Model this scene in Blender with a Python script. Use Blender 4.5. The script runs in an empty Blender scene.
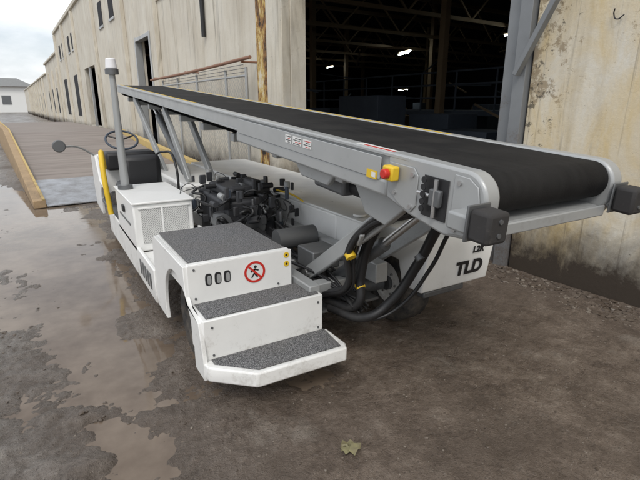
import bpy, bmesh, math, random
from mathutils import Vector, Matrix, noise
random.seed(7)
sc=bpy.context.scene
sc.view_settings.view_transform='Standard'; sc.view_settings.look='None'; sc.view_settings.exposure=0
D=bpy.data; COL=sc.collection
rad=math.radians
# ------------------------------------------------------------ camera
cam=D.cameras.new("camera"); camo=D.objects.new("camera",cam); COL.objects.link(camo)
th,ph=rad(30.7),rad(16.2)
fw=Vector((math.sin(th)*math.cos(ph),math.cos(th)*math.cos(ph),-math.sin(ph)))
camo.location=(0,0,1.65); camo.rotation_euler=fw.to_track_quat('-Z','Y').to_euler()
cam.sensor_width=36; cam.lens=36*462/640; cam.clip_end=3000; cam.clip_start=0.02
sc.camera=camo
# ------------------------------------------------------------ node helpers
class M:
    def __init__(s,name,rough=.5,metal=0,col=(.5,.5,.5)):
        s.m=D.materials.new(name); s.m.use_nodes=True; s.t=s.m.node_tree
        s.b=s.t.nodes['Principled BSDF']; s.b.inputs['Roughness'].default_value=rough
        s.b.inputs['Metallic'].default_value=metal; s.b.inputs['Base Color'].default_value=(*col,1)
    def n(s,t,**k):
        x=s.t.nodes.new(t)
        for a,b in k.items(): setattr(x,a,b)
        return x
    def l(s,a,b): s.t.links.new(a,b)
    def pos(s,scale=(1,1,1)):
        tc=s.n('ShaderNodeTexCoord'); mp=s.n('ShaderNodeMapping'); mp.inputs['Scale'].default_value=scale
        s.l(tc.outputs['Object'],mp.inputs['Vector']); return mp.outputs[0]
    def noise(s,sc_,det=4,rough=.6,vec=None,dist=0):
        x=s.n('ShaderNodeTexNoise'); x.inputs['Scale'].default_value=sc_; x.inputs['Detail'].default_value=det
        x.inputs['Roughness'].default_value=rough; x.inputs['Distortion'].default_value=dist
        s.l(vec if vec else s.pos(),x.inputs['Vector']); return x.outputs['Fac']
    def ramp(s,f,stops):
        x=s.n('ShaderNodeValToRGB'); e=x.color_ramp.elements
        while len(e)<len(stops): e.new(.5)
        for i,(p,c) in enumerate(stops):
            e[i].position=p; e[i].color=(*c,1) if isinstance(c,tuple) else (c,c,c,1)
        s.l(f,x.inputs[0]); return x.outputs[0]
    def mix(s,f,a,b,bt='MIX'):
        x=s.n('ShaderNodeMix',data_type='RGBA',blend_type=bt)
        for i,v in ((0,f),(6,a),(7,b)):
            if isinstance(v,(int,float)): x.inputs[i].default_value=v
            elif isinstance(v,tuple): x.inputs[i].default_value=(*v,1)
            else: s.l(v,x.inputs[i])
        return x.outputs[2]
    def math(s,op,a,b=0,clamp=False):
        x=s.n('ShaderNodeMath',operation=op,use_clamp=clamp)
        for i,v in enumerate((a,b)):
            if isinstance(v,(int,float)): x.inputs[i].default_value=v
            else: s.l(v,x.inputs[i])
        return x.outputs[0]
    def xyz(s,vec=None):
        x=s.n('ShaderNodeSeparateXYZ'); s.l(vec if vec else s.pos(),x.inputs[0]); return x.outputs
    def wz(s):
        g=s.n('ShaderNodeNewGeometry'); x=s.n('ShaderNodeSeparateXYZ'); s.l(g.outputs['Position'],x.inputs[0]); return x.outputs
    def mr(s,v,a,b,c=0,d=1):
        x=s.n('ShaderNodeMapRange'); s.l(v,x.inputs[0])
        for i,q in enumerate((a,b,c,d)): x.inputs[i+1].default_value=q
        return x.outputs[0]
    def bump(s,h,st=.3,dist=.01):
        x=s.n('ShaderNodeBump'); x.inputs['Strength'].default_value=st; x.inputs['Distance'].default_value=dist
        s.l(h,x.inputs['Height']); s.l(x.outputs[0],s.b.inputs['Normal'])
    def col(s,c): s.l(c,s.b.inputs['Base Color'])
    def rgh(s,c): s.l(c,s.b.inputs['Roughness'])

def paint(name,c,rough=.4,dirt=.5,metal=0,dc=(.13,.105,.08),lowz=.45):
    m=M(name,rough,metal,c)
    n1=m.noise(3.5,4,.65); n2=m.noise(45,2,.7); z=m.wz()[2]
    low=m.mr(z,.1,lowz+.25,1,0)
    base=m.mix(m.ramp(n1,[(.3,0.),(.75,1.)]),c,tuple(x*.90 for x in c))
    f=m.math('MULTIPLY',m.ramp(m.math('ADD',m.math('MULTIPLY',n1,.6),m.math('ADD',m.math('MULTIPLY',n2,.35),m.math('MULTIPLY',low,.20))),[(.58,0.),(.80,1.)]),dirt)
    m.col(m.mix(f,base,dc))
    m.rgh(m.mr(n1,.3,.7,rough-.06,rough+.15))
    return m.m
WHITE=paint('white_paint',(.84,.84,.82),.33,.55,0,(.24,.20,.15),.25)
GREY=paint('grey_metal_paint',(.38,.39,.39),.38,.35,.25,(.1,.09,.08))
GREYD=paint('dark_grey_steel',(.15,.155,.16),.42,.5,.4,(.05,.04,.03))
LGREY=paint('light_grey_paint',(.40,.41,.41),.35,.45,.15,(.14,.12,.1),1.0)
YEL=paint('yellow_paint',(.78,.52,.03),.45,.3)
RED=paint('red_plastic',(.6,.03,.02),.35,.1)
BLK=paint('black_plastic',(.018,.018,.02),.45,.4,0,(.07,.06,.05))
HOSE=paint('black_hose_rubber',(.014,.014,.015),.40,.3,0,(.06,.055,.05))
RUB=paint('bumper_rubber',(.035,.033,.033),.75,.8,0,(.11,.1,.09),1.4)
CHROME=paint('steel_rod',(.6,.6,.6),.25,.2,.9)
ENG=paint('engine_castings',(.05,.052,.058),.5,.7,.3,(.09,.075,.06),.9)
BLUE=paint('blue_grey_castings',(.06,.075,.10),.45,.5,.2)
LENS=M('beacon_lens',.15,0,(.8,.8,.82)).m
def tyre():
    m=M('tyre_rubber',.8,0,(.03,.03,.03)); n=m.noise(9,4,.7)
    m.col(m.mix(m.ramp(n,[(.4,0.),(.65,1.)]),(.022,.022,.023),(.10,.085,.07))); m.bump(m.noise(60),.3,.004); return m.m
TYRE=tyre()
def belt():
    m=M('belt_rubber',.7,0,(.02,.02,.02)); v=m.pos(); m.b.inputs['Specular IOR Level'].default_value=.25
    n=m.noise(2.2,4,.6); f=m.noise(220,2,.5)
    nl=m.noise(3,4,.6,m.pos((6,.5,1)))
    m.col(m.mix(m.ramp(n,[(.45,0.),(.75,1.)]),m.mix(m.ramp(nl,[(.4,0.),(.7,1.)]),(.007,.007,.008),(.013,.013,.014)),(.024,.023,.022)))
    m.rgh(m.mr(n,.3,.7,.6,.85))
    m.bump(f,.5,.002); return m.m
BELT=belt()
def antislip():
    m=M('anti_slip_tread',.9,0,(.1,.1,.1)); f=m.noise(260,2,.75); n=m.noise(5,4,.6)
    c=m.ramp(f,[(.38,(.02,.02,.022)),(.50,(.075,.075,.08)),(.64,(.42,.42,.42))])
    m.col(m.mix(m.math('MULTIPLY',m.ramp(n,[(.4,0.),(.7,1.)]),.4),c,(.13,.12,.11))); m.bump(f,.7,.003); return m.m
TREAD=antislip()
def perf():
    m=M('perforated_panel',.45,0,(.6,.6,.6)); x=m.xyz()
    a=m.math('SINE',m.math('MULTIPLY',x[0],420)); b=m.math('SINE',m.math('MULTIPLY',x[2],420))
    h=m.math('GREATER_THAN',m.math('MULTIPLY',a,b),.32)
    m.col(m.mix(h,(.66,.66,.64),(.10,.10,.10))); return m.m
PERF=perf()
def wallmat():
    m=M('stained_cream_wall',.85,0,(.5,.45,.35)); v=m.pos((1,1,1))
    p=m.xyz(); z=p[2]; y=p[1]
    big=m.noise(.7,6,.62,v,.4); mid=m.noise(2.6,7,.72,v,.3); fine=m.noise(30,4,.7,v); st=m.noise(1.1,5,.7,m.pos((1,3.2,.30)),.6)
    near=m.mr(y,3.5,8,1,0)
    c=m.mix(m.ramp(big,[(.35,0.),(.65,1.)]),(.74,.71,.63),(.63,.59,.51))
    ys=m.noise(1.3,6,.7,m.pos((1,1.8,.7)),.5)
    yel=m.math('MULTIPLY',m.ramp(ys,[(.33,0.),(.66,1.)]),m.mr(near,0,1,.10,.9))
    c=m.mix(yel,c,(.64,.49,.24))
    c=m.mix(m.math('MULTIPLY',m.ramp(st,[(.50,0.),(.75,1.)]),.5),c,(.36,.30,.21))
    st2=m.noise(1.5,4,.65,m.pos((1,6,.16)),.8)
    c=m.mix(m.math('MULTIPLY',m.ramp(st2,[(.57,0.),(.70,1.)]),m.mr(near,0,1,.5,.75)),c,(.11,.085,.055))
    chn=m.noise(4.2,8,.78,v,.1)
    edge=m.math('MULTIPLY',m.mr(y,2.2,2.75,0,.13),near)
    ch=m.math('MULTIPLY',m.ramp(m.math('ADD',chn,edge),[(.62,0.),(.66,1.)]),m.mr(near,0,1,.15,.7))
    c=m.mix(ch,c,(.25,.18,.10))
    ch2=m.ramp(m.math('ADD',m.noise(12,5,.75,v,.1),m.math('MULTIPLY',edge,.9)),[(.69,0.),(.72,1.)]); c=m.mix(m.math('MULTIPLY',ch2,.75),c,(.05,.043,.033))
    low=m.math('ADD',m.mr(z,0,1.1,.64,0),m.math('MULTIPLY',mid,.55))
    c=m.mix(m.ramp(low,[(.50,0.),(.80,1.)]),c,(.05,.038,.028))
    m.col(m.mix(m.math('MULTIPLY',fine,.22),c,(.45,.42,.36),'MULTIPLY'))
    m.bump(m.math('ADD',mid,m.math('MULTIPLY',fine,.5)),.5,.012); return m.m
WALL=wallmat()
def rust():
    m=M('rusted_pilaster_edge',.8,0,(.3,.2,.1)); mid=m.noise(4,6,.75,m.pos((1,1,.5)),.5)
    m.col(m.ramp(mid,[(.40,(.03,.025,.02)),(.49,(.30,.15,.05)),(.56,(.58,.42,.14)),(.66,(.66,.61,.5))])); m.bump(mid,.6,.01); return m.m
RUST=rust()
STEEL=paint('grey_door_steel',(.22,.23,.24),.5,.8,.2,(.12,.07,.04),2)
BROWN=paint('rust_red_pipe',(.26,.13,.08),.6,.5)
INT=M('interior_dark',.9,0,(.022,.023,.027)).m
INTS=paint('interior_steel',(.27,.19,.11),.7,.4)
INTB=paint('interior_racking',(.09,.11,.14),.7,.4)
def tubem():
    m=M('lit_tube',.5); m.b.inputs['Emission Color'].default_value=(.9,1,.95,1); m.b.inputs['Emission Strength'].default_value=14; return m.m
TUBE=tubem()
def fence():
    m=M('chain_link',.5,.1,(.30,.30,.29)); x=m.xyz(); k=52
    a=m.math('ABSOLUTE',m.math('SINE',m.math('MULTIPLY',m.math('ADD',x[1],x[2]),k/2)))
    b=m.math('ABSOLUTE',m.math('SINE',m.math('MULTIPLY',m.math('SUBTRACT',x[1],x[2]),k/2)))
    h=m.math('LESS_THAN',m.math('MINIMUM',a,b),.15); m.l(h,m.b.inputs['Alpha']); return m.m
FENCE=fence()
def deckm():
    m=M('ramp_deck_boards',.7,0,(.2,.16,.13)); x=m.xyz(); n=m.noise(1.2,4,.6,m.pos((.5,5,1)))
    c=m.ramp(n,[(.3,(.20,.165,.145)),(.7,(.31,.27,.24))])
    g=m.math('LESS_THAN',m.math('FRACT',m.math('MULTIPLY',x[1],3.3)),.06)
    m.col(m.mix(m.math('MULTIPLY',g,.5),c,(.08,.065,.055))); return m.m
DECK=deckm()
WOOD=paint('tan_timber',(.40,.28,.16),.75,.6)
RWOOD=paint('worn_yellow_timber',(.56,.41,.16),.7,.6)
FLAP=paint('ramp_steel_plate',(.40,.41,.43),.35,.5,.4)
def groundm():
    m=M('muddy_wet_concrete',.6,0,(.1,.09,.08)); p=m.wz(); z=p[2]
    g=m.n('ShaderNodeNewGeometry'); v=g.outputs['Position']
    big=m.noise(.6,5,.6,v,.2); mid=m.noise(4.2,6,.72,v,.15); fine=m.noise(26,6,.78,v); grit=m.noise(95,3,.7,v)
    vo=m.n('ShaderNodeTexVoronoi'); vo.inputs['Scale'].default_value=46; m.l(v,vo.inputs['Vector'])
    left=m.mr(p[0],-.4,.9,1,0)
    mf=m.math('ADD',m.math('MULTIPLY',mid,.55),m.math('MULTIPLY',fine,.45))
    c=m.ramp(mf,[(.34,(.060,.043,.032)),(.46,(.150,.113,.086)),(.55,(.215,.168,.132)),(.68,(.33,.275,.225))])
    cl=m.ramp(mf,[(.34,(.065,.054,.045)),(.46,(.165,.143,.124)),(.55,(.235,.21,.188)),(.68,(.34,.315,.29))])
    c=m.mix(left,c,cl)
    c=m.mix(m.math('MULTIPLY',m.ramp(big,[(.46,0.),(.58,1.)]),.5),c,(.105,.079,.060))
    pale=m.ramp(m.noise(1.7,6,.7,v,.2),[(.57,0.),(.65,1.)]); c=m.mix(m.math('MULTIPLY',pale,.35),c,(.36,.32,.275))
    spk=m.ramp(grit,[(.62,0.),(.70,1.)]); c=m.mix(m.math('MULTIPLY',spk,.45),c,(.38,.34,.29))
    drk=m.ramp(grit,[(.32,1.),(.41,0.)]); c=m.mix(m.math('MULTIPLY',drk,.75),c,(.028,.021,.016))
    peb=m.math('MULTIPLY',m.ramp(vo.outputs['Distance'],[(.14,1.),(.24,0.)]),m.ramp(fine,[(.54,0.),(.58,1.)]))
    c=m.mix(m.math('MULTIPLY',peb,.5),c,(.27,.24,.20))
    wet=m.mr(m.math('ADD',z,m.math('MULTIPLY',mid,.012)),-.006,.024,1,0)
    c=m.mix(m.math('MULTIPLY',wet,.5),c,(.085,.064,.048))
    m.col(c)
    r=m.math('SUBTRACT',m.mr(m.math('ADD',big,m.math('MULTIPLY',mid,.5)),.6,.95,.26,.68),m.math('MULTIPLY',wet,.2)); m.rgh(m.math('MAXIMUM',r,.10))
    m.bump(m.math('ADD',m.math('ADD',m.math('MULTIPLY',fine,1.0),m.math('MULTIPLY',peb,.25)),m.math('ADD',mid,m.math('MULTIPLY',grit,.35))),.9,.024); return m.m
GROUND=groundm()
def waterm():
    m=M('muddy_puddle_water',.04,0,(.12,.095,.07)); v=m.n('ShaderNodeNewGeometry').outputs['Position']
    n=m.noise(1.2,3,.5,v); n2=m.noise(6,5,.6,v)
    m.col(m.ramp(m.math('ADD',m.math('MULTIPLY',n,.6),m.math('MULTIPLY',n2,.4)),[(.35,(.115,.085,.062)),(.62,(.22,.175,.135))])); m.b.inputs['IOR'].default_value=1.36
    m.rgh(m.mr(n,.4,.65,.03,.14)); m.bump(m.noise(9,2,.5,v),.06,.01); return m.m
WATER=waterm()
STONE=paint('pale_rubble',(.21,.18,.15),.9,.6)
MUD=paint('mud_clods',(.080,.060,.045),.4,.5,0,(.17,.14,.115))
FIG=M('sticker_white',.4,0,(.75,.75,.73)).m
# ------------------------------------------------------------ geometry helpers
def empty(name,loc=(0,0,0),rz=0):
    e=D.objects.new(name,None); e.location=loc; e.rotation_euler=(0,0,rz); COL.objects.link(e); return e
def fin(name,bm,mat,par,bev=0,smooth=False,seg=2):
    bmesh.ops.recalc_face_normals(bm,faces=bm.faces)
    me=D.meshes.new(name); bm.to_mesh(me); bm.free(); me.materials.append(mat)
    o=D.objects.new(name,me); COL.objects.link(o)
    if par: o.parent=par
    if bev:
        b=o.modifiers.new('b','BEVEL'); b.width=bev; b.segments=seg; b.limit_method='ANGLE'; b.angle_limit=rad(35)
    if smooth or bev:
        for p in me.polygons: p.use_smooth=True
        try: me.set_sharp_from_angle(angle=rad(40))
        except Exception: pass
    return o
def box(name,x0,x1,y0,y1,z0,z1,mat,par,bev=.006):
    bm=bmesh.new(); r=bmesh.ops.create_cube(bm,size=1)
    for v in bm.verts:
        v.co=Vector(((x0+x1)/2+v.co.x*(x1-x0),(y0+y1)/2+v.co.y*(y1-y0),(z0+z1)/2+v.co.z*(z1-z0)))
    return fin(name,bm,mat,par,bev)
def prism(name,pts,ax,a0,a1,mat,par,bev=.004):
    bm=bmesh.new()
    def co(p,a):
        return {'x':(a,p[0],p[1]),'y':(p[0],a,p[1]),'z':(p[0],p[1],a)}[ax]
    A=[bm.verts.new(co(p,a0)) for p in pts]; B=[bm.verts.new(co(p,a1)) for p in pts]
    bm.faces.new(A); bm.faces.new(B[::-1])
    n=len(pts)
    for i in range(n): bm.faces.new((A[i],A[(i+1)%n],B[(i+1)%n],B[i]))
    return fin(name,bm,mat,par,bev)
def cyl(name,p0,p1,r,mat,par,seg=20,r2=None,bev=0):
    p0,p1=Vector(p0),Vector(p1); d=p1-p0
    bm=bmesh.new(); bmesh.ops.create_cone(bm,cap_ends=True,segments=seg,radius1=r,radius2=r if r2 is None else r2,depth=d.length)
    bmesh.ops.transform(bm,matrix=Matrix.Translation((p0+p1)/2)@d.to_track_quat('Z','Y').to_matrix().to_4x4(),verts=bm.verts)
    return fin(name,bm,mat,par,bev,True)
def beam(name,p0,p1,w,h,mat,par,bev=.004,up=Vector((0,0,1))):
    p0,p1=Vector(p0),Vector(p1); d=(p1-p0); L=d.length; d.normalize()
    s=d.cross(up).normalized(); t=s.cross(d)
    bm=bmesh.new(); bmesh.ops.create_cube(bm,size=1); c=(p0+p1)/2
    for v in bm.verts: v.co=c+s*v.co.x*w+d*v.co.y*L+t*v.co.z*h
    return fin(name,bm,mat,par,bev)
def tube(name,pts,r,mat,par,res=8,cyc=False):
    cu=D.curves.new(name,'CURVE'); cu.dimensions='3D'; cu.bevel_depth=r; cu.bevel_resolution=3; cu.resolution_u=res; cu.use_fill_caps=True
    s=cu.splines.new('BEZIER'); s.bezier_points.add(len(pts)-1); s.use_cyclic_u=cyc
    for b,p in zip(s.bezier_points,pts): b.co=p; b.handle_left_type=b.handle_right_type='AUTO'
    o=D.objects.new(name+'_c',cu); COL.objects.link(o)
    dg=bpy.context.evaluated_depsgraph_get(); me=D.meshes.new_from_object(o.evaluated_get(dg)); me.name=name
    D.objects.remove(o); me.materials.clear(); me.materials.append(mat)
    for p in me.polygons: p.use_smooth=True
    q=D.objects.new(name,me); COL.objects.link(q); q.parent=par; return q
def ring(name,c,r0,r1,ax,t,mat,par,seg=40):
    bm=bmesh.new(); c=Vector(c)
    def P(r,a,h):
        u,v=r*math.cos(a),r*math.sin(a)
        return c+(Vector((u,h,v)) if ax=='y' else Vector((h,u,v)))
    L=[[bm.verts.new(P(r,2*math.pi*i/seg,h)) for i in range(seg)] for r,h in((r0,0),(r1,0),(r1,t),(r0,t))]
    for k in range(4):
        for i in range(seg):
            bm.faces.new((L[k][i],L[k][(i+1)%seg],L[(k+1)%4][(i+1)%seg],L[(k+1)%4][i]))
    return fin(name,bm,mat,par)
def text(name,s,size,loc,rot,mat,par,ext=.0012,bold=0.0):
    cu=D.curves.new(name,'FONT'); cu.body=s; cu.size=size; cu.extrude=ext; cu.offset=bold; cu.align_x='CENTER'; cu.align_y='CENTER'
    o=D.objects.new(name+'_c',cu); COL.objects.link(o)
    dg=bpy.context.evaluated_depsgraph_get(); me=D.meshes.new_from_object(o.evaluated_get(dg)); D.objects.remove(o)
    me.materials.clear(); me.materials.append(mat); q=D.objects.new(name,me); COL.objects.link(q); q.location=loc; q.rotation_euler=rot; q.parent=par; return q
def wheel(name,x0,x1,y,r,par,rim=WHITE):
    prof=[(x0+.05,r*.50),(x0+.01,r*.60),(x0,r*.80),(x0+.015,r*.93),(x0+.04,r),(x1-.04,r),(x1-.015,r*.93),(x1,r*.8),(x1-.01,r*.6),(x1-.05,r*.5)]
    bm=bmesh.new(); seg=56; R=[]
    for i in range(seg):
        a=2*math.pi*i/seg
        R.append([bm.verts.new((x,y+q*(1 if (q<r*.9 or i%2) else .975)*math.cos(a),r+q*(1 if (q<r*.9 or i%2) else .975)*math.sin(a))) for x,q in prof])
    for i in range(seg):
        A,B=R[i],R[(i+1)%seg]
        for k in range(len(prof)-1): bm.faces.new((A[k],A[k+1],B[k+1],B[k]))
    fin(name+'_tyre',bm,TYRE,par,0,True)
    cyl(name+'_rim',(x0+.045,y,r),(x1-.045,y,r),r*.52,rim,par,32)
    ring(name+'_rim_lip',(x0+.035,y,r),r*.42,r*.53,'x',.02,rim,par)
    cyl(name+'_hub',(x0+.015,y,r),(x0+.05,y,r),r*.18,GREYD,par,20)
    for k in range(6):
        a=k*math.pi/3; cyl(name+'_nut%d'%k,(x0+.03,y+r*.3*math.cos(a),r+r*.3*math.sin(a)),(x0+.05,y+r*.3*math.cos(a),r+r*.3*math.sin(a)),.011,CHROME,par,6)
# ------------------------------------------------------------ ground (one sheet) + puddles
PUD=[((.20,1.5),(.20,2.6),.27,.032),((.20,2.6),(.12,4.2),.34,.036),((.12,4.2),(.10,6.5),.48,.040),((.10,6.5),(-.3,9.0),.7,.038),
     ((-.3,8.2),(-2.2,12.5),1.0,.034),((-.30,5.8),(-1.5,8.2),.65,.034),((-.9,7.5),(-2.5,9.5),.6,.032),((.9,2.5),(1.0,3.6),.5,.02),
     ((-.25,4.0),(-1.0,5.6),.32,.028),((-1,10),(-5,16),1.3,.038),((-.25,2.7),(-.55,3.4),.20,.018)]
def gh(x,y):
    d=0
    n=noise.noise(Vector((x*2.1,y*2.1,0)))
    px,py=x+.22*n+.07*noise.noise(Vector((x*7,y*7,4))),y+.3*noise.noise(Vector((x*1.7,y*1.7,5)))
    for (ax,ay),(bx,by),w,dep in PUD:
        vx,vy=bx-ax,by-ay; t=max(0,min(1,((px-ax)*vx+(py-ay)*vy)/(vx*vx+vy*vy)))
        q=((px-ax-t*vx)**2+(py-ay-t*vy)**2)/(w*w)
        if q<6: d=max(d,dep*math.exp(-q))
    h=.012+.010*n+.008*noise.noise(Vector((x*6,y*6,2)))+.006*noise.noise(Vector((x*15,y*15,3)))
    if x<.5 and y<10:
        k=min(1,(.5-x)/.5)
        h+=k*(.022*abs(noise.noise(Vector((x*7,y*7,7))))+.016*abs(noise.noise(Vector((x*17,y*17,9))))-.008)
        if y<3.6: h+=k*max(0,noise.noise(Vector((x*3.2,y*4.5,11)))-.05)*.09*min(1,(3.6-y))
    if x<4.5 and y<6: h+=.006*noise.noise(Vector((x*38,y*38,1)))
    fade=1 if (abs(x)<8 and y<20) else .4
    return h*fade-d
def axis(segs):
    out=[]
    for a,b,s in segs:
        k=max(1,int(round((b-a)/s)))
        out+= [a+(b-a)*i/k for i in range(k)]
    out.append(segs[-1][1]); return out
X=axis([(-800,-100,100),(-100,-20,10),(-20,-5,.8),(-5,-1.5,.12),(-1.5,-.6,.03),(-.6,2.6,.016),(2.6,4.6,.04),(4.6,6,.3),(6,20,2),(20,100,20),(100,900,100)])
Y=axis([(-300,-20,40),(-20,-2,2),(-2,.5,.25),(.5,3.4,.016),(3.4,5,.03),(5,10,.06),(10,20,.25),(20,60,2),(60,200,20),(200,1500,130)])
vs=[];nx=len(X)
for y in Y:
    for x in X:
        vs.append((x,y,gh(x,y) if (-20<x<6 and -2<y<40) else 0.0))
fs=[(j*nx+i,j*nx+i+1,(j+1)*nx+i+1,(j+1)*nx+i) for j in range(len(Y)-1) for i in range(nx-1)]
me=D.meshes.new('ground'); me.from_pydata(vs,[],fs); me.materials.append(GROUND)
for p in me.polygons: p.use_smooth=True
go=D.objects.new('ground',me); COL.objects.link(go)
bm=bmesh.new(); WL=-.0065
q=[bm.verts.new(p) for p in((-8,.9,WL),(3.4,.9,WL),(3.4,17,WL),(-8,17,WL))]; bm.faces.new(q)
fin('puddle_water',bm,WATER,None)
bm=bmesh.new()
def rock(x,y,s,hz=1):
    r=bmesh.ops.create_icosphere(bm,subdivisions=1,radius=s); z=gh(x,y)
    sx,sy,sz=random.uniform(.6,1.3),random.uniform(.6,1.3),random.uniform(.3,.7)*hz; a=random.random()*6
    for v in r['verts']:
        c=v.co*random.uniform(.75,1.2); c=Vector((c.x*sx,c.y*sy,c.z*sz))
        v.co=Vector((x+c.x*math.cos(a)-c.y*math.sin(a),y+c.x*math.sin(a)+c.y*math.cos(a),z+c.z+s*.1))
for i in range(1800):
    x,y=random.uniform(.4,4),random.uniform(.8,4.5); rock(x,y,random.choice([.002,.003,.003,.004,.004,.005,.008]))
for i in range(500):
    s=random.uniform(-1,4); rock(4.15-.45*random.random()**2-s*.043,s,random.choice([.004,.006,.009,.013,.022]))
for i in range(500):
    rock(random.uniform(-2.5,.2),random.uniform(1.6,7),random.choice([.003,.004,.005,.008]))
fin('rubble',bm,STONE,None)
bm=bmesh.new()
for i in range(700):
    x,y=random.uniform(-1.4,.25),random.uniform(1.5,4.5)
    if noise.noise(Vector((x*2.5,y*2.5,20)))>.02: rock(x,y,random.choice([.006,.01,.014,.02]),.7)
for i in range(600):
    s=random.uniform(-1,4); rock(4.15-.35*random.random()**2-s*.043,s,random.choice([.01,.015,.025,.04]),.8)
for i in range(700):
    x,y=random.uniform(.4,4),random.uniform(.8,4.5); rock(x,y,random.choice([.003,.005,.007,.011]),.7)
fin('mud_clods',bm,MUD,None)
bm=bmesh.new()
for k in range(7):
    a=k*.9; c=Vector((1.10+.03*math.cos(a),1.56+.03*math.sin(a),gh(1.10,1.56)+.012+.004*k))
    P=[bm.verts.new(c+Vector((.030*math.cos(a+t)*(1 if t%2 else .6),.026*math.sin(a+t),.014*math.sin(t*3+k)))) for t in(0,1,2,3,4.2,5.2)]
    bm.faces.new(P)
LEAF=paint('wet_leaf',(.30,.28,.14),.5,.6); fin('fallen_leaf',bm,LEAF,None)
# ------------------------------------------------------------ warehouse (rotated 2.5 deg)
W=empty('warehouse_building',(0,0,0),rad(2.5)); w0,w1=4.2,4.5
def wall(n,s0,s1,z0,z1,a=w0,b=w1,mat=WALL,bev=.01): return box(n,a,b,s0,s1,z0,z1,mat,W,bev)
wall('wall_near',-12,2.78,-.1,7.2); wall('wall_over_door',2.78,7.32,5.1,7.2,w0+.003)
wall('wall_mid',7.32,16.4,-.1,7.2); wall('wall_over_doorway',16.4,18.3,3.85,7.2,w0+.003)
wall('wall_far',18.3,27.8,-.1,7.2); wall('wall_over_window',27.8,31.6,3.7,7.2,w0+.003); wall('wall_sill',27.8,31.6,-.1,.55,w0+.003)
wall('wall_end',31.6,46,-.1,7.2)
wall('pilaster',7.34,7.92,-.1,7.0,w0-.16,w0-.002); wall('pilaster_rusted_edge',7.923,8.30,-.1,7.0,w0-.17,w0-.002,RUST)
for i,s in enumerate((15.2,19.6,26.2,33.5,39.5,45.2)): wall('pilaster_%d'%i,s,s+.5,-.1,7.1,w0-.14,w0-.002)
wall('parapet',-12,46.1,7.2,7.4,w0-.12,w1,WALL); wall('ledge_band',8.36,15.19,4.6,4.72,w0-.05,w0-.002)
for i,s in enumerate((21.5,24,34.8,36.8,40.7,42.8)):
    wall('upper_window_%d'%i,s,s+.9,5.1,6.1,w0-.02,w0-.002,INT); wall('upper_window_frame_%d'%i,s-.08,s+.98,5.0,5.1,w0-.05,w0-.002,LGREY)
for i,s in enumerate((34.6,41)):
    wall('far_window_%d'%i,s,s+2.2,1.0,3.6,w0-.02,w0-.002,INT)
wall('second_block',46.01,60,-.1,5.8,w0,w1); wall('third_block',60.01,130,-.1,4.9,w0,w1); wall('second_cornice',46.01,60,5.8,5.95,w0-.15,w1); wall('third_cornice',60.01,130,4.9,5.05,w0-.15,w1)
for i in range(14):
    s=47.5+i*4.6
    if not 57<s<62: wall('far_pilaster_%d'%i,s,s+.5,-.1,4.8,w0-.15,w0-.002); wall('far_dark_bay_%d'%i,s+1.4,s+3.2,1,3.2,w0-.02,w0-.002,INT)
cyl('downpipe',(w0-.06,11.3,3.2),(w0-.06,11.3,7),.05,BLK,W)
wall('doorway_jamb_a',16.3,16.42,0,3.95,w0-.04,w0+.2,LGREY); wall('doorway_jamb_b',18.28,18.4,0,3.95,w0-.04,w0+.2,LGREY); wall('doorway_head',16.42,18.28,3.8,3.92,w0-.04,w0+.2,LGREY)
wall('window_mullion',29.6,29.75,.55,3.7,w0-.02,w0+.1,LGREY)
wall('door_post',2.80,2.93,0,5.1,w0-.06,w0+.16,STEEL,.006); wall('door_post_inner',2.95,3.10,0,5.1,w0+.02,w0+.22,STEEL,.006)
beam('door_brace',(w0-.12,2.86,1.93),(w0-.12,2.28,3.05),.05,.07,STEEL,W,.004,Vector((1,0,0)))
tube('wall_cable',[(w0-.02,2.02,2.34),(w0-.035,2.06,2.31),(w0-.02,2.10,2.35),(w0-.04,2.09,2.39)],.005,BLK,W)
box('interior_floor',w1,34,-12,46,-.12,.02,INT,W,0); box('interior_back',34,34.2,-12,46,0,7,INT,W,0)
box('interior_ceiling',w1,34,-12,46,6.9,7.1,INT,W,0); box('interior_end_a',w1,34,-12.2,-12,0,7,INT,W,0); box('interior_end_b',w1,34,46,46.2,0,7,INT,W,0)
for i in range(9):
    s=1+i*3.6
    beam('truss_bottom_%d'%i,(w1+.3,s,4.5),(33,s,4.5),.08,.12,INTS,W); beam('truss_top_%d'%i,(w1+.3,s,5.9),(33,s,5.9),.1,.16,INTS,W)
    for k in range(9):
        a=5+k*3; beam('truss_web_%d_%d'%(i,k),(a,s,4.5),(a+1.5,s,5.9),.05,.06,INTS,W,0); beam('truss_webb_%d_%d'%(i,k),(a+1.5,s,5.9),(a+3,s,4.5),.05,.06,INTS,W,0)
for k in range(3): 
    for i in range(5): box('column_%d_%d'%(k,i),11+k*7,11.2+k*7,3+i*7.2,3.2+i*7.2,0,6.8,INTS,W,0)
for i in range(44):
    a=random.uniform(8,22); s=random.uniform(3,26); h=random.uniform(.5,2.0); l=random.uniform(.4,2.2)
    box('stored_machine_%d'%i,a,a+random.uniform(.3,1.4),s,s+l,0.02,h,random.choice([INTB,INTS,INTB]),W,.02)
for i in range(26):
    a=random.uniform(9,18); s=random.uniform(5,20); z=random.uniform(1.2,3.9)
    beam('rack_bar_%d'%i,(a,s,z),(a+random.uniform(-1,3),s+random.uniform(1,3),z+random.uniform(-.5,.5)),.04,.05,random.choice([INTS,INTB]),W,0)
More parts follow.
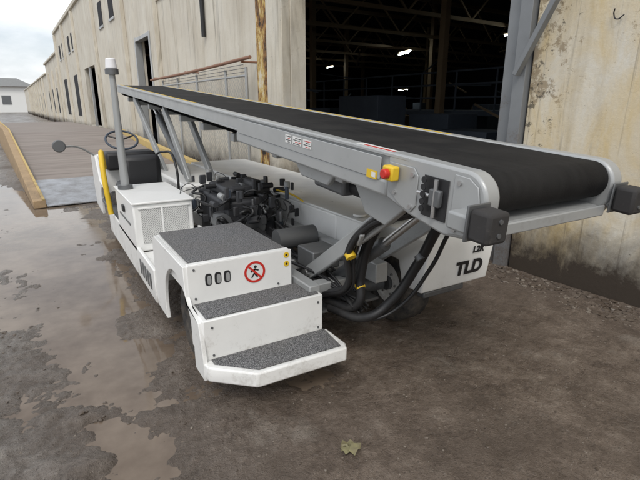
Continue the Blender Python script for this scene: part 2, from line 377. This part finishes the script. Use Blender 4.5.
# mezzanine railing inside
for z in (1.9,2.3,2.7): cyl('mezzanine_rail_%d'%int(z*10),(12,6,z),(12,24,z),.03,INTB,W,8)
for i in range(13): cyl('mezzanine_post_%d'%i,(12,6+i*1.5,1.5),(12,6+i*1.5,2.7),.03,INTB,W,8)
box('mezzanine_slab',12,15,6,24,1.35,1.5,INTB,W,0)
Wi=Matrix.Rotation(rad(-2.5),3,'Z')
for i,p in enumerate([(16.4,26.4,4.0),(16.1,18.9,4.2),(15.5,12.1,4.2),(20,23.5,2.6),(17.2,20.3,4.3),(14.5,11.0,4.1)]):
    c=Wi@Vector(p); cyl('lamp_tube_%d'%i,c-Vector((.2,.6,0)),c+Vector((.2,.6,0)),.03,TUBE,W,8)
    beam('lamp_housing_%d'%i,c-Vector((.2,.65,-.07)),c+Vector((.2,.65,.07)),.15,.05,INTS,W,0)
F=empty('chain_link_fence',(0,0,0),rad(2.5)); fx=w0-.30
bm=bmesh.new(); q=[bm.verts.new(p) for p in((fx,8.5,.05),(fx,14.2,.05),(fx,14.2,2.2),(fx,8.5,2.2))]; bm.faces.new(q); fin('mesh',bm,FENCE,F)
for i,s in enumerate((8.5,9.5,11.3,12.8,14.2)): cyl('post_%d'%i,(fx,s,0),(fx,s,2.35),.03,GREY,F,12)
cyl('top_rail',(fx,8.5,2.2),(fx,14.2,2.2),.022,GREY,F,10); cyl('bottom_rail',(fx,8.5,.12),(fx,14.2,.12),.022,GREY,F,10)
for i in range(3): cyl('barbed_strand_%d'%i,(fx-.03*i,8.5,2.27+.06*i),(fx-.03*i,14.2,2.25+.06*i),.006,GREYD,F,6)
PR=empty('pipe_rail',(0,0,0),rad(2.5)); tube('pipe',[(fx-.05,8.2,2.50),(fx-.05,11.5,2.43),(fx-.05,15.3,2.40)],.032,BROWN,PR)
for i,s in enumerate((8.6,12,15)): cyl('bracket_%d'%i,(fx-.05,s,2.45),(w0,s,2.45),.02,BROWN,PR,8)
DB=empty('distant_building',(-22,150,0)); box('walls',-14,22,0,12,0,6.5,FIG,DB); prism('roof',[(-15,6.5),(23,6.5),(19,8.5),(-11,8.5)],'y',-1,13,GREY,DB)
for i in range(6): box('window_%d'%i,-10+i*5,-8+i*5,-.1,-.02,2,4.2,GREYD,DB)
box('yard_wall',-60,-14,10,10.2,0,3,GREY,DB)
# ------------------------------------------------------------ loading ramp
R=empty('loading_ramp',(-.05,8.9,0),rad(4.5))
L1,L2,H=9.0,20,.80; RW=3.1
prism('flap_plate',[(0,.015),(2,.015+H*2/L1),(2,.03+H*2/L1),(0,.03)],'x',0,RW,FLAP,R,0)
prism('deck',[(2.01,-.05),(2.01,.03+H*2/L1),(L1,.03+H),(L2,.03+H),(L2,-.05)],'x',0,RW,DECK,R,0)
prism('side_beam_left',[(0,0),(0,.13),(L1,.13+H),(L2,.13+H),(L2,0)],'x',-.2,-.01,WOOD,R,.01)
prism('side_beam_right',[(1.0,0),(1.0,.40),(L1,.12+H),(L1,0)],'x',RW+.01,RW+.15,RWOOD,R,.01)
prism('left_edge_strip',[(0,.133),(0,.15),(L1,.15+H),(L2,.15+H),(L2,.133+H),(L1,.133+H)],'x',-.06,-.02,RWOOD,R,0)
# ------------------------------------------------------------ belt loader vehicle
V=empty('belt_loader_vehicle')
XL,XR=.60,2.80
def arc(cy,cz,r,a0,a1,n=18): return [(cy+r*math.cos(rad(a0+(a1-a0)*i/n)),cz+r*math.sin(rad(a0+(a1-a0)*i/n))) for i in range(n+1)]
side=[(3.42,.20),(3.42,.66),(3.40,.72),(3.35,.755),(2.565,.755),(2.555,.53),(2.32,.505),(2.27,.30),(2.27,.17),(2.44,.17)]+arc(2.79,.31,.35,200,-18)[1:]+[(3.16,.2)]
prism('step_side_panel',side,'x',XL,XL+.025,WHITE,V,.004)
prism('step_body',[(3.40,.56),(3.40,.745),(2.575,.745),(2.575,.56)],'x',XL+.03,1.28,WHITE,V,.004)
prism('wheel_well',[(3.38,.20),(3.38,.55),(2.6,.55),(2.6,.2)],'x',.98,1.28,BLK,V,.004)
box('riser_upper',XL+.02,1.30,2.555,2.575,.50,.757,WHITE,V,.004)
box('platform_tread',XL+.045,1.27,2.60,3.38,.757,.766,TREAD,V,.002)
box('platform_lip',XL+.026,1.285,2.556,2.60,.745,.762,WHITE,V,.004)
prism('step_middle',[(XL+.02,2.30),(1.385,2.30),(1.40,2.553),(XL+.02,2.553)],'z',.26,.515,WHITE,V,.006)
prism('step_middle_tread',[(XL+.045,2.32),(1.365,2.32),(1.375,2.54),(XL+.045,2.54)],'z',.516,.524,TREAD,V,.002)
prism('step_lower',[(XL+.0,2.29),(XL+.01,2.22),(.82,2.03),(1.385,2.02),(1.41,2.07),(1.41,2.297),(XL+.02,2.297)],'z',.19,.278,WHITE,V,.01)
prism('step_lower_tread',[(XL+.05,2.285),(XL+.05,2.235),(.84,2.06),(1.36,2.05),(1.385,2.285)],'z',.279,.287,TREAD,V,.002)
yy=2.5545
for i in range(3):
    cx=.745+i*.058
    for tag,rx,rz,dx,dy,mt in (('',.021,.038,0,0,BLK),('_in',.012,.028,.004,.0015,LGREY)):
        pts=[(cx+dx+rx*math.copysign(abs(math.cos(t))**.6,math.cos(t)),.655-dx+rz*math.copysign(abs(math.sin(t))**.6,math.sin(t))) for t in [k*math.pi/10 for k in range(20)]]
        prism('grab_slot%s_%d'%(tag,i),pts,'y',yy-.002-dy,yy-.0005-dy,mt,V,0)
sx,sz=1.04,.650
cyl('prohibition_sign_disc',(sx,yy-.001,sz),(sx,yy-.002,sz),.072,FIG,V,40); ring('prohibition_sign_ring',(sx,yy-.0045,sz),.056,.070,'y',.002,RED,V)
beam('prohibition_sign_slash',(sx-.042,yy-.0055,sz+.042),(sx+.042,yy-.0055,sz-.042),.002,.012,RED,V,0)
cyl('sign_figure_head',(sx+.005,yy-.0025,sz+.033),(sx+.005,yy-.0035,sz+.033),.010,BLK,V,12)
for k,(a,b) in enumerate([((0,.022),(-.004,-.008)),((-.004,-.008),(-.022,-.036)),((-.004,-.008),(.018,-.036)),((0,.018),(-.028,.002)),((0,.018),(.026,.008))]):
    beam('sign_figure_%d'%k,(sx+a[0],yy-.003,sz+a[1]),(sx+b[0],yy-.003,sz+b[1]),.001,.009,BLK,V,0)
for k,z in enumerate((.725,.665)):
    cyl('yellow_marker_%d'%k,(1.262,yy-.001,z),(1.262,yy-.003,z),.019,YEL,V,20); cyl('yellow_marker_dot_%d'%k,(1.262,yy-.0031,z),(1.262,yy-.004,z),.008,BLK,V,10)
for k,(a,z) in enumerate([(.66,.73),(.66,.55),(1.20,.54),(.67,.47),(1.35,.47),(1.35,.30),(.67,.30)]):
    cyl('bolt_%d'%k,(a,2.30 if z<.5 else yy,z),(a,(2.30 if z<.5 else yy)-.006,z),.007,GREYD,V,8)
wheel('rear_wheel_left',.68,.90,2.79,.31,V); wheel('rear_wheel_right',2.16,2.40,2.66,.31,V)
wheel('front_wheel_left',.66,.86,6.35,.30,V); wheel('front_wheel_right',2.5,2.7,6.35,.30,V)
cyl('rear_axle',(.9,2.79,.31),(2.16,2.70,.31),.06,GREYD,V)
box('low_deck',XL+.01,1.15,3.44,4.1,.36,.42,WHITE,V,.01)
box('side_skirt',XL-.01,XL+.02,3.43,5.95,.20,.47,WHITE,V,.008)
for k in range(5): box('skirt_louvre_%d'%k,XL-.016,XL-.011,3.55+k*.1,3.60+k*.1,.27,.40,GREYD,V,.002)
prism('front_skirt',[(5.96,.5)]+[(p[0],p[1]) for p in arc(6.35,.30,.36,150,30)]+[(6.7,.25),(7.35,.28),(7.42,.6),(7.35,1.0),(6.85,1.02),(6.6,.72),(5.96,.60)],'x',XL-.01,XL+.03,WHITE,V,.01)
box('battery_cabinet',XL-.01,1.10,4.1,5.12,.421,.84,WHITE,V,.015); box('cabinet_lid',XL-.02,1.11,4.08,5.14,.842,.86,WHITE,V,.006)
box('perforated_vent',XL+.05,1.05,4.09,4.099,.50,.80,PERF,V,0)
box('vent_frame_top',XL+.03,1.07,4.083,4.098,.80,.815,WHITE,V,.003); box('vent_frame_mid',.82,.835,4.083,4.098,.5,.80,WHITE,V,.003)
box('cabinet_hinge',XL-.016,XL-.011,4.3,4.9,.62,.64,GREYD,V,.002); box('cabinet_latch',XL-.03,XL-.011,4.55,4.63,.70,.76,BLK,V,.004)
prism('sloping_side_plate',[(3.43,.47),(3.43,.6),(4.1,.60),(4.1,.47)],'x',1.13,1.15,WHITE,V,.004)
box('cab_floor',XL,1.3,5.14,6.9,.42,.47,GREYD,V,.006)
box('nose_body',XL+.035,1.35,6.75,7.38,.3,1.0,WHITE,V,.06); box('dashboard',.68,1.3,6.45,6.78,.85,1.08,BLK,V,.04)
cyl('steering_column',(.88,6.5,1.0),(.86,6.22,1.22),.03,BLK,V)
c=Vector((.86,6.2,1.25)); qn=Vector((0,-.55,.83)).to_track_quat('Z','Y')
tube('steering_wheel',[c+qn@Vector((.18*math.cos(t),.18*math.sin(t),0)) for t in [k*math.pi/6 for k in range(12)]],.013,BLUE,V,6,True)
for k in range(3):
    t=k*2.094+.5; cyl('steering_spoke_%d'%k,c,c+qn@Vector((.17*math.cos(t),.17*math.sin(t),0)),.010,BLK,V,8)
box('seat_base',.72,1.18,5.45,5.95,.47,.68,BLK,V,.02); box('seat_cushion',.70,1.2,5.42,5.98,.68,.80,BLK,V,.05)
box('seat_backrest',.72,1.12,5.32,5.44,.74,1.14,BLK,V,.06)
tube('yellow_grab_rail',[(.56,5.45,.50),(.54,5.5,.9),(.55,5.62,1.10),(.58,5.85,1.13),(.60,5.95,.95)],.028,YEL,V)
tube('grab_rail_cab',[(1.25,5.2,.5),(1.25,5.25,1.05),(1.25,5.8,1.12),(1.25,6.4,1.0)],.014,BLK,V)
tube('mirror_arm',[(.62,6.9,1.0),(.40,6.8,1.14),(.22,6.65,1.16)],.012,GREY,V)
cyl('mirror_head',(.19,6.62,1.17),(.19,6.67,1.17),.075,GREYD,V,24,None,.01)
cyl('beacon_foot',(.66,4.88,.86),(.66,4.88,.90),.07,GREYD,V,20); cyl('beacon_pole',(.66,4.88,.88),(.66,4.88,1.93),.040,GREY,V,18,.026)
cyl('beacon_base',(.66,4.88,1.93),(.66,4.88,1.975),.06,GREYD,V,24); cyl('beacon_lens',(.66,4.88,1.976),(.66,4.88,2.07),.052,LENS,V,24,.042,.01)
# chassis
box('right_body',1.92,XR,2.98,7.1,.46,.83,WHITE,V,.02); box('right_body_top_plate',1.90,XR+.01,2.60,5.1,.832,.85,WHITE,V,.006)
box('inner_fender_panel',1.92,1.95,2.56,2.975,.56,.83,WHITE,V,.008)
box('front_cross_body',1.3,1.95,5.2,7.3,.35,.8,WHITE,V,.03)
prism('tail_cover',[(2.24,.37),(2.19,.70),(2.22,.765),(3.2,.82),(3.2,.60),(2.5,.55),(2.45,.37)],'x',2.16,XR+.03,WHITE,V,.012)
box('tail_cover_outer',2.5,XR+.025,2.46,3.3,.34,.56,WHITE,V,.01)
TR=rad(98.6)
text('maker_lettering','TLD',.150,(2.60,2.2125,.50),(TR,0,0),BLK,V,.001,.006)
text('model_lettering','L2R',.070,(2.66,2.1925,.64),(TR,0,0),BLK,V,.001,.003)
box('rear_bumper_bar',2.2,2.6,2.25,2.33,.32,.366,GREYD,V,.01)
box('chassis_rail_a',1.32,1.40,2.35,5.2,.42,.56,GREY,V,.008); box('chassis_rail_b',1.80,1.9,2.3,5.2,.50,.64,LGREY,V,.008)
for k,y in enumerate((2.42,2.95,3.45)): box('cross_member_%d'%k,1.41,1.79,y,y+.09,.45,.53,GREY,V,.006)
box('chassis_floor',1.2,1.95,2.45,5.2,.30,.32,GREYD,V,.004)
box('valve_block',1.5,1.72,2.62,2.85,.54,.68,GREYD,V,.01)
cyl('reservoir',(1.45,3.1,.66),(1.78,3.1,.66),.08,GREYD,V,24)
box('engine_block',1.28,1.75,3.75,4.5,.45,.86,ENG,V,.03); box('engine_cover',1.34,1.62,3.85,4.4,.86,.95,ENG,V,.03)
cyl('air_filter',(1.66,3.8,.93),(1.66,4.15,.93),.07,BLK,V,24); cyl('alternator',(1.24,3.68,.70),(1.24,3.82,.70),.07,GREYD,V,24)
cyl('oil_filter',(1.40,3.62,.62),(1.40,3.75,.62),.045,FIG,V,20); cyl('pulley',(1.5,3.68,.62),(1.5,3.72,.62),.12,GREYD,V,28)
for i in range(150):
    x,y,z=random.uniform(1.18,1.85),random.uniform(3.45,4.7),random.uniform(.58,.99)
    s=[random.uniform(.015,.06) for _ in range(3)]; mt=random.choice([ENG,BLK,BLK,ENG,GREYD,BLUE,ENG,GREY,BLK])
    if random.random()<.5: box('engine_part_%d'%i,x,x+s[0],y,y+s[1],z-.05,z+s[2],mt,V,.006)
    else:
        d=random.choice([(1,0,0),(0,1,0),(0,0,1)]); cyl('engine_pipe_%d'%i,(x,y,z),(x+d[0]*.10,y+d[1]*.10,z+d[2]*.06),random.uniform(.010,.028),mt,V,14)
for i in range(50):
    x,y,z=random.uniform(1.2,1.8),random.uniform(3.4,4.6),random.uniform(.65,.95)
    p=[Vector((x,y,z))]
    for k in range(4): p.append(p[-1]+Vector((random.uniform(-.10,.10),random.uniform(-.13,.10),random.uniform(-.1,.07))))
    tube('engine_hose_%d'%i,p,random.choice([.004,.006,.009,.012]),random.choice([HOSE,HOSE,HOSE,HOSE,GREYD]),V,6)
tube('orange_tie_hose',[(1.82,3.9,.90),(1.86,3.6,.89),(1.85,3.4,.87)],.008,YEL,V)
for i in range(10):
    x=random.uniform(1.42,1.78); z=random.uniform(.5,.62)
    tube('chassis_hose_%d'%i,[(x,3.5,z+.08),(x+random.uniform(-.1,.1),3.0,z+random.uniform(-.05,.08)),(1.55+random.uniform(-.12,.1),2.5,.5+random.uniform(-.05,.08)),(1.6+random.uniform(-.08,.08),2.2,.42+random.uniform(-.05,.05))],random.choice([.008,.011,.014]),HOSE,V,8)
def arm(n,a,b,w,h,m=GREY): return beam(n,a,b,w,h,m,V,.01)
for k,x in enumerate((1.42,1.70)):
    arm('boom_support_front_%d'%k,(x,8.3,1.78),(x,6.5,.75),.05,.12); arm('boom_support_mid_%d'%k,(x,6.3,1.62),(x,5.35,.8),.05,.11)
cyl('lift_cylinder_front',(1.56,6.0,.8),(1.56,7.3,1.5),.05,GREYD,V); cyl('lift_rod_front',(1.56,7.3,1.5),(1.56,7.9,1.8),.03,CHROME,V)
arm('tail_link_left',(1.52,1.80,1.14),(1.50,2.70,.50),.04,.10,GREY); arm('tail_link_right',(2.05,1.80,1.14),(2.03,2.70,.50),.04,.10,LGREY)
cyl('tail_cylinder',(1.66,2.62,.45),(1.70,2.1,.85),.045,GREYD,V); cyl('tail_cylinder_rod',(1.70,2.1,.85),(1.72,1.8,1.1),.024,CHROME,V)
cyl('tail_pivot',(1.45,2.66,.53),(2.1,2.66,.53),.035,CHROME,V); cyl('top_pivot',(1.44,1.82,1.13),(2.12,1.82,1.13),.03,CHROME,V)
arm('small_strut',(1.46,2.0,.98),(1.62,2.35,.66),.03,.05,LGREY)
HP=[[(1.60,1.62,1.16),(1.57,1.85,1.10),(1.60,2.10,.90),(1.60,2.2,.62),(1.58,2.2,.44),(1.50,2.45,.40)],
    [(1.66,1.55,1.15),(1.78,1.75,1.02),(1.82,1.93,.75),(1.72,2.05,.48),(1.60,2.12,.38),(1.5,2.4,.36)],
    [(1.50,1.66,1.15),(1.46,1.95,1.02),(1.47,2.15,.80),(1.50,2.2,.58),(1.46,2.4,.46)]]
for k,p in enumerate(HP): tube('hose_sheath_%d'%k,p,.030 if k<2 else .018,HOSE,V,12)
for i in range(8):
    b=random.choice(HP); o=Vector((random.uniform(-.045,.045),random.uniform(-.04,.04),random.uniform(-.03,.03)))
    tube('hydraulic_hose_%d'%i,[Vector(q)+o*random.uniform(.3,1.4) for q in b],random.choice([.006,.009,.012]),HOSE,V,10)
for k,(x,y,z) in enumerate([(1.60,2.2,.56),(1.58,1.9,1.06),(1.81,1.9,.8),(1.48,2.14,.8)]): cyl('yellow_tag_%d'%k,(x,y-.012,z-.012),(x,y+.012,z+.012),.032,YEL if k%3==0 else GREYD,V,16)
# conveyor
y0,z0=1.19,1.41; slope=math.atan2(.60,8.3)
C=D.objects.new('conveyor_boom',None); COL.objects.link(C); C.parent=V; C.location=(0,y0,z0); C.rotation_euler=(slope,0,0)
LEN=8.35; xa,xb=1.425,2.16; rr=.085
bm=bmesh.new(); prof=[(LEN,0)]+[(p[0],p[1]) for p in [(LEN*(1-i/40),0) for i in range(1,41)]]+[(rr*math.cos(t),-rr+rr*math.sin(t)) for t in [math.pi/2+math.pi*i/16 for i in range(1,17)]]+[(LEN,-2*rr)]+[(LEN+rr*math.cos(t),-rr+rr*math.sin(t)) for t in [-math.pi/2+math.pi*i/12 for i in range(1,12)]]
A=[bm.verts.new((xa,p[0],p[1])) for p in prof]; B=[bm.verts.new((xb,p[0],p[1])) for p in prof]; n=len(prof)
for i in range(n): bm.faces.new((A[i],A[(i+1)%n],B[(i+1)%n],B[i]))
fin('belt',bm,BELT,C,0,True)
box('slider_bed',xa+.01,xb-.01,.1,LEN-.1,-.06,-.02,GREYD,C,0)
for k,y in enumerate((0,LEN)): cyl('roller_%d'%k,(xa-.01,y,-rr),(xb+.01,y,-rr),rr-.006,GREYD,C,28)
for sgn,x in ((-1,xa),(1,xb)):
    s='left' if sgn<0 else 'right'
    def X2(a,b): return (x+sgn*a,x+sgn*b) if sgn>0 else (x-b,x-a)
    a,b=X2(.006,.075); box('side_rail_'+s,a,b,.30,LEN+.02,-.115,.006,LGREY,C,.006)
    a,b=X2(.078,.088); box('side_rail_lower_flange_'+s,a,b,.32,LEN-.1,-.115,-.10,GREY,C,.003)
    a,b=X2(.078,.086); box('side_rail_upper_flange_'+s,a,b,.32,LEN-.1,-.012,.004,LGREY,C,.003)
    a,b=X2(.020,.090); box('deep_channel_'+s,a,b,.45,2.35,-.20,-.118,LGREY,C,.015)
    a,b=X2(.091,.096); box('deep_channel_plate_'+s,a,b,.50,2.30,-.125,-.02,LGREY,C,.008)
    a,b=X2(.006,.085)
    pts=[(.46,.010),(.0,.010)]+[(-.0+.105*math.cos(t),-.095+.105*math.sin(t)) for t in [math.pi/2+math.pi*.5*i/8 for i in range(1,9)]]+[(-.10,-.17),(-.05,-.25),(.08,-.27),(.30,-.24),(.46,-.2)]
    prism('end_cheek_'+s,pts,'x',a,b,LGREY,C,.012)
    a,b=X2(.0865,.092)
    prism('end_cheek_plate_'+s,[(.44,-.03),(.28,-.03),(.25,-.06),(.25,-.19),(.28,-.225),(.35,-.21),(.44,-.16)],'x',a,b,GREY,C,.004)
    prism('end_cap_plate_'+s,[(.05,-.012),(-.02,-.014),(-.065,-.04),(-.082,-.10),(-.08,-.18),(-.04,-.235),(.05,-.25)],'x',a,b,LGREY,C,.004)
    for k,(yq,zq) in enumerate([(.28,-.06),(.40,-.06),(.28,-.2),(.39,-.16),(.02,-.04),(.02,-.225)]):
        p=x+sgn*.092; cyl('cheek_bolt_%s_%d'%(s,k),(p,yq,zq),(p+sgn*.008,yq,zq),.010,CHROME,C,12)
    a,b=X2(.0865,.090); box('tension_slot_'+s,a,b,.075,.215,-.215,-.045,BLK,C,.01)
    a,b=X2(.088,.112); box('tension_block_'+s,a,b,.10,.16,-.16,-.09,GREYD,C,.006)
    p=x+sgn*.104
    cyl('tension_screw_'+s,(p,.13,-.205),(p,.13,-.05),.009,CHROME,C,10); cyl('tension_rod_'+s,(p,.16,-.12),(p,.23,-.12),.008,CHROME,C,10)
    for k in range(5): cyl('tension_link_%s_%d'%(s,k),(p-.008,.19,-.06-.03*k),(p+.012*sgn,.19,-.06-.03*k),.014,BLK,C,12)
    o1=.085 if sgn<0 else -.01
    box('bumper_arm_'+s,*X2(.02,.10+max(0,o1-.02)),-.115,.0,-.20,-.13,GREY,C,.01)
    box('bumper_'+s,*X2(o1,o1+.105),-.215,-.125,-.205,-.09,RUB,C,.014)
    box('bumper_plate_'+s,*X2(o1-.005,o1+.11),-.124,-.115,-.215,-.08,GREYD,C,.004)
    for k in range(2): cyl('bumper_bolt_%s_%d'%(s,k),(x+sgn*(o1+.05),-.22,-.12-.05*k),(x+sgn*(o1+.05),-.213,-.12-.05*k),.009,GREYD,C,10)
box('end_apron',xa-.0,xb+.0,-.085,.10,-.245,-.19,LGREY,C,.02); box('end_apron_front',xa,xb,-.10,-.086,-.235,-.185,LGREY,C,.006)
box('tail_underframe',xa+.02,xb-.02,.12,.9,-.235,-.20,GREYD,C,.01)
for k in range(9): box('cross_tie_%d'%k,xa,xb,.95+k*.85,1.03+k*.85,-.25,-.18,GREY,C,.006)
box('yellow_edge_line_right',xb+.012,xb+.03,.9,LEN,.0065,.009,YEL,C,0); box('yellow_edge_line_left',xa-.025,xa-.012,3.6,LEN,.0065,.009,YEL,C,0)
px=xa-.0975
for k,(a,w,m) in enumerate([(1.14,.10,FIG),(1.26,.11,FIG),(1.39,.08,FIG)]): 
    box('label_%d'%k,px-.001,px,a,a+w,-.085,-.035,m,C,0)
    for j in range(4): box('label_line_%d_%d'%(k,j),px-.0022,px-.0012,a+.008+.01*(j%2),a+w-.01-.025*((j+k)%2),-.043-.011*j-.004,-.043-.011*j,BLK if (k+j)%3 else RED,C,0)
box('label_hazard',px-.001,px,.52,.60,-.13,-.09,YEL,C,0); box('label_hazard_in',px-.0022,px-.0012,.53,.56,-.122,-.098,FIG,C,0)
box('emergency_stop_box',px-.045,px,.36,.43,-.105,-.04,YEL,C,.008); cyl('emergency_stop_button',(px-.045,.39,-.072),(px-.072,.39,-.072),.022,RED,C,20,None,.005)
box('top_label_white',xa-.07,xa-.02,.30,.75,.0065,.008,FIG,C,0); box('top_label_red',xa-.065,xa-.05,.45,.68,.0085,.0095,RED,C,0)
prism('hanger_left',[(.35,-.2),(.85,-.2),(.72,-.36),(.55,-.38)],'x',xa+.0,xa+.05,GREY,C,.008); prism('hanger_right',[(.35,-.2),(.85,-.2),(.72,-.36),(.55,-.38)],'x',xb-.1,xb-.05,GREY,C,.008)
box('drive_motor_box',1.50,1.85,1.05,1.40,-.36,-.2,GREYD,C,.02); cyl('drive_motor',(1.6,.95,-.30),(1.6,1.25,-.30),.06,BLK,C)
prism('under_plate',[(1.0,-.2),(1.5,-.2),(1.4,-.29),(1.08,-.29)],'x',xa-.02,xa+.02,LGREY,C,.01)
cyl('round_pad',(1.98,2.75,.86),(1.98,2.75,.875),.05,WHITE,V,24)
# ------------------------------------------------------------ world + sun
w=D.worlds.new('World'); sc.world=w; w.use_nodes=True; t=w.node_tree; bg=t.nodes['Background']
sky=t.nodes.new('ShaderNodeTexSky'); sky.sky_type='NISHITA'; sky.sun_disc=False; sky.sun_elevation=rad(48); sky.sun_rotation=rad(215)
sky.air_density=1.2; sky.dust_density=2
tc=t.nodes.new('ShaderNodeTexCoord'); mp=t.nodes.new('ShaderNodeMapping'); mp.inputs['Scale'].default_value=(1.4,1.4,3.5)
no=t.nodes.new('ShaderNodeTexNoise'); no.inputs['Scale'].default_value=2.2; no.inputs['Detail'].default_value=7; no.inputs['Roughness'].default_value=.55
cr=t.nodes.new('ShaderNodeValToRGB'); cr.color_ramp.elements[0].position=.36; cr.color_ramp.elements[1].position=.62
cr.color_ramp.elements[0].color=(.65,.65,.65,1)
cc=t.nodes.new('ShaderNodeValToRGB'); cc.color_ramp.elements[0].color=(5.4,5.8,6.4,1); cc.color_ramp.elements[1].color=(8.6,8.7,8.8,1); cc.color_ramp.elements[0].position=.35; cc.color_ramp.elements[1].position=.60
mx=t.nodes.new('ShaderNodeMix'); mx.data_type='RGBA'
t.links.new(tc.outputs['Generated'],mp.inputs[0]); t.links.new(mp.outputs[0],no.inputs['Vector'])
t.links.new(no.outputs['Fac'],cr.inputs[0]); t.links.new(no.outputs['Fac'],cc.inputs[0])
t.links.new(cr.outputs[0],mx.inputs[0]); t.links.new(sky.outputs[0],mx.inputs[6]); t.links.new(cc.outputs[0],mx.inputs[7]); t.links.new(mx.outputs[2],bg.inputs[0])
bg.inputs[1].default_value=.145
sl=D.lights.new('sun','SUN'); sl.energy=1.5; sl.angle=rad(20); sl.color=(1,.96,.9); so=D.objects.new('sun',sl); COL.objects.link(so)
az=rad(215); el=rad(48); dv=-Vector((math.sin(az)*math.cos(el),math.cos(az)*math.cos(el),math.sin(el)))
so.rotation_euler=dv.to_track_quat('-Z','Y').to_euler()
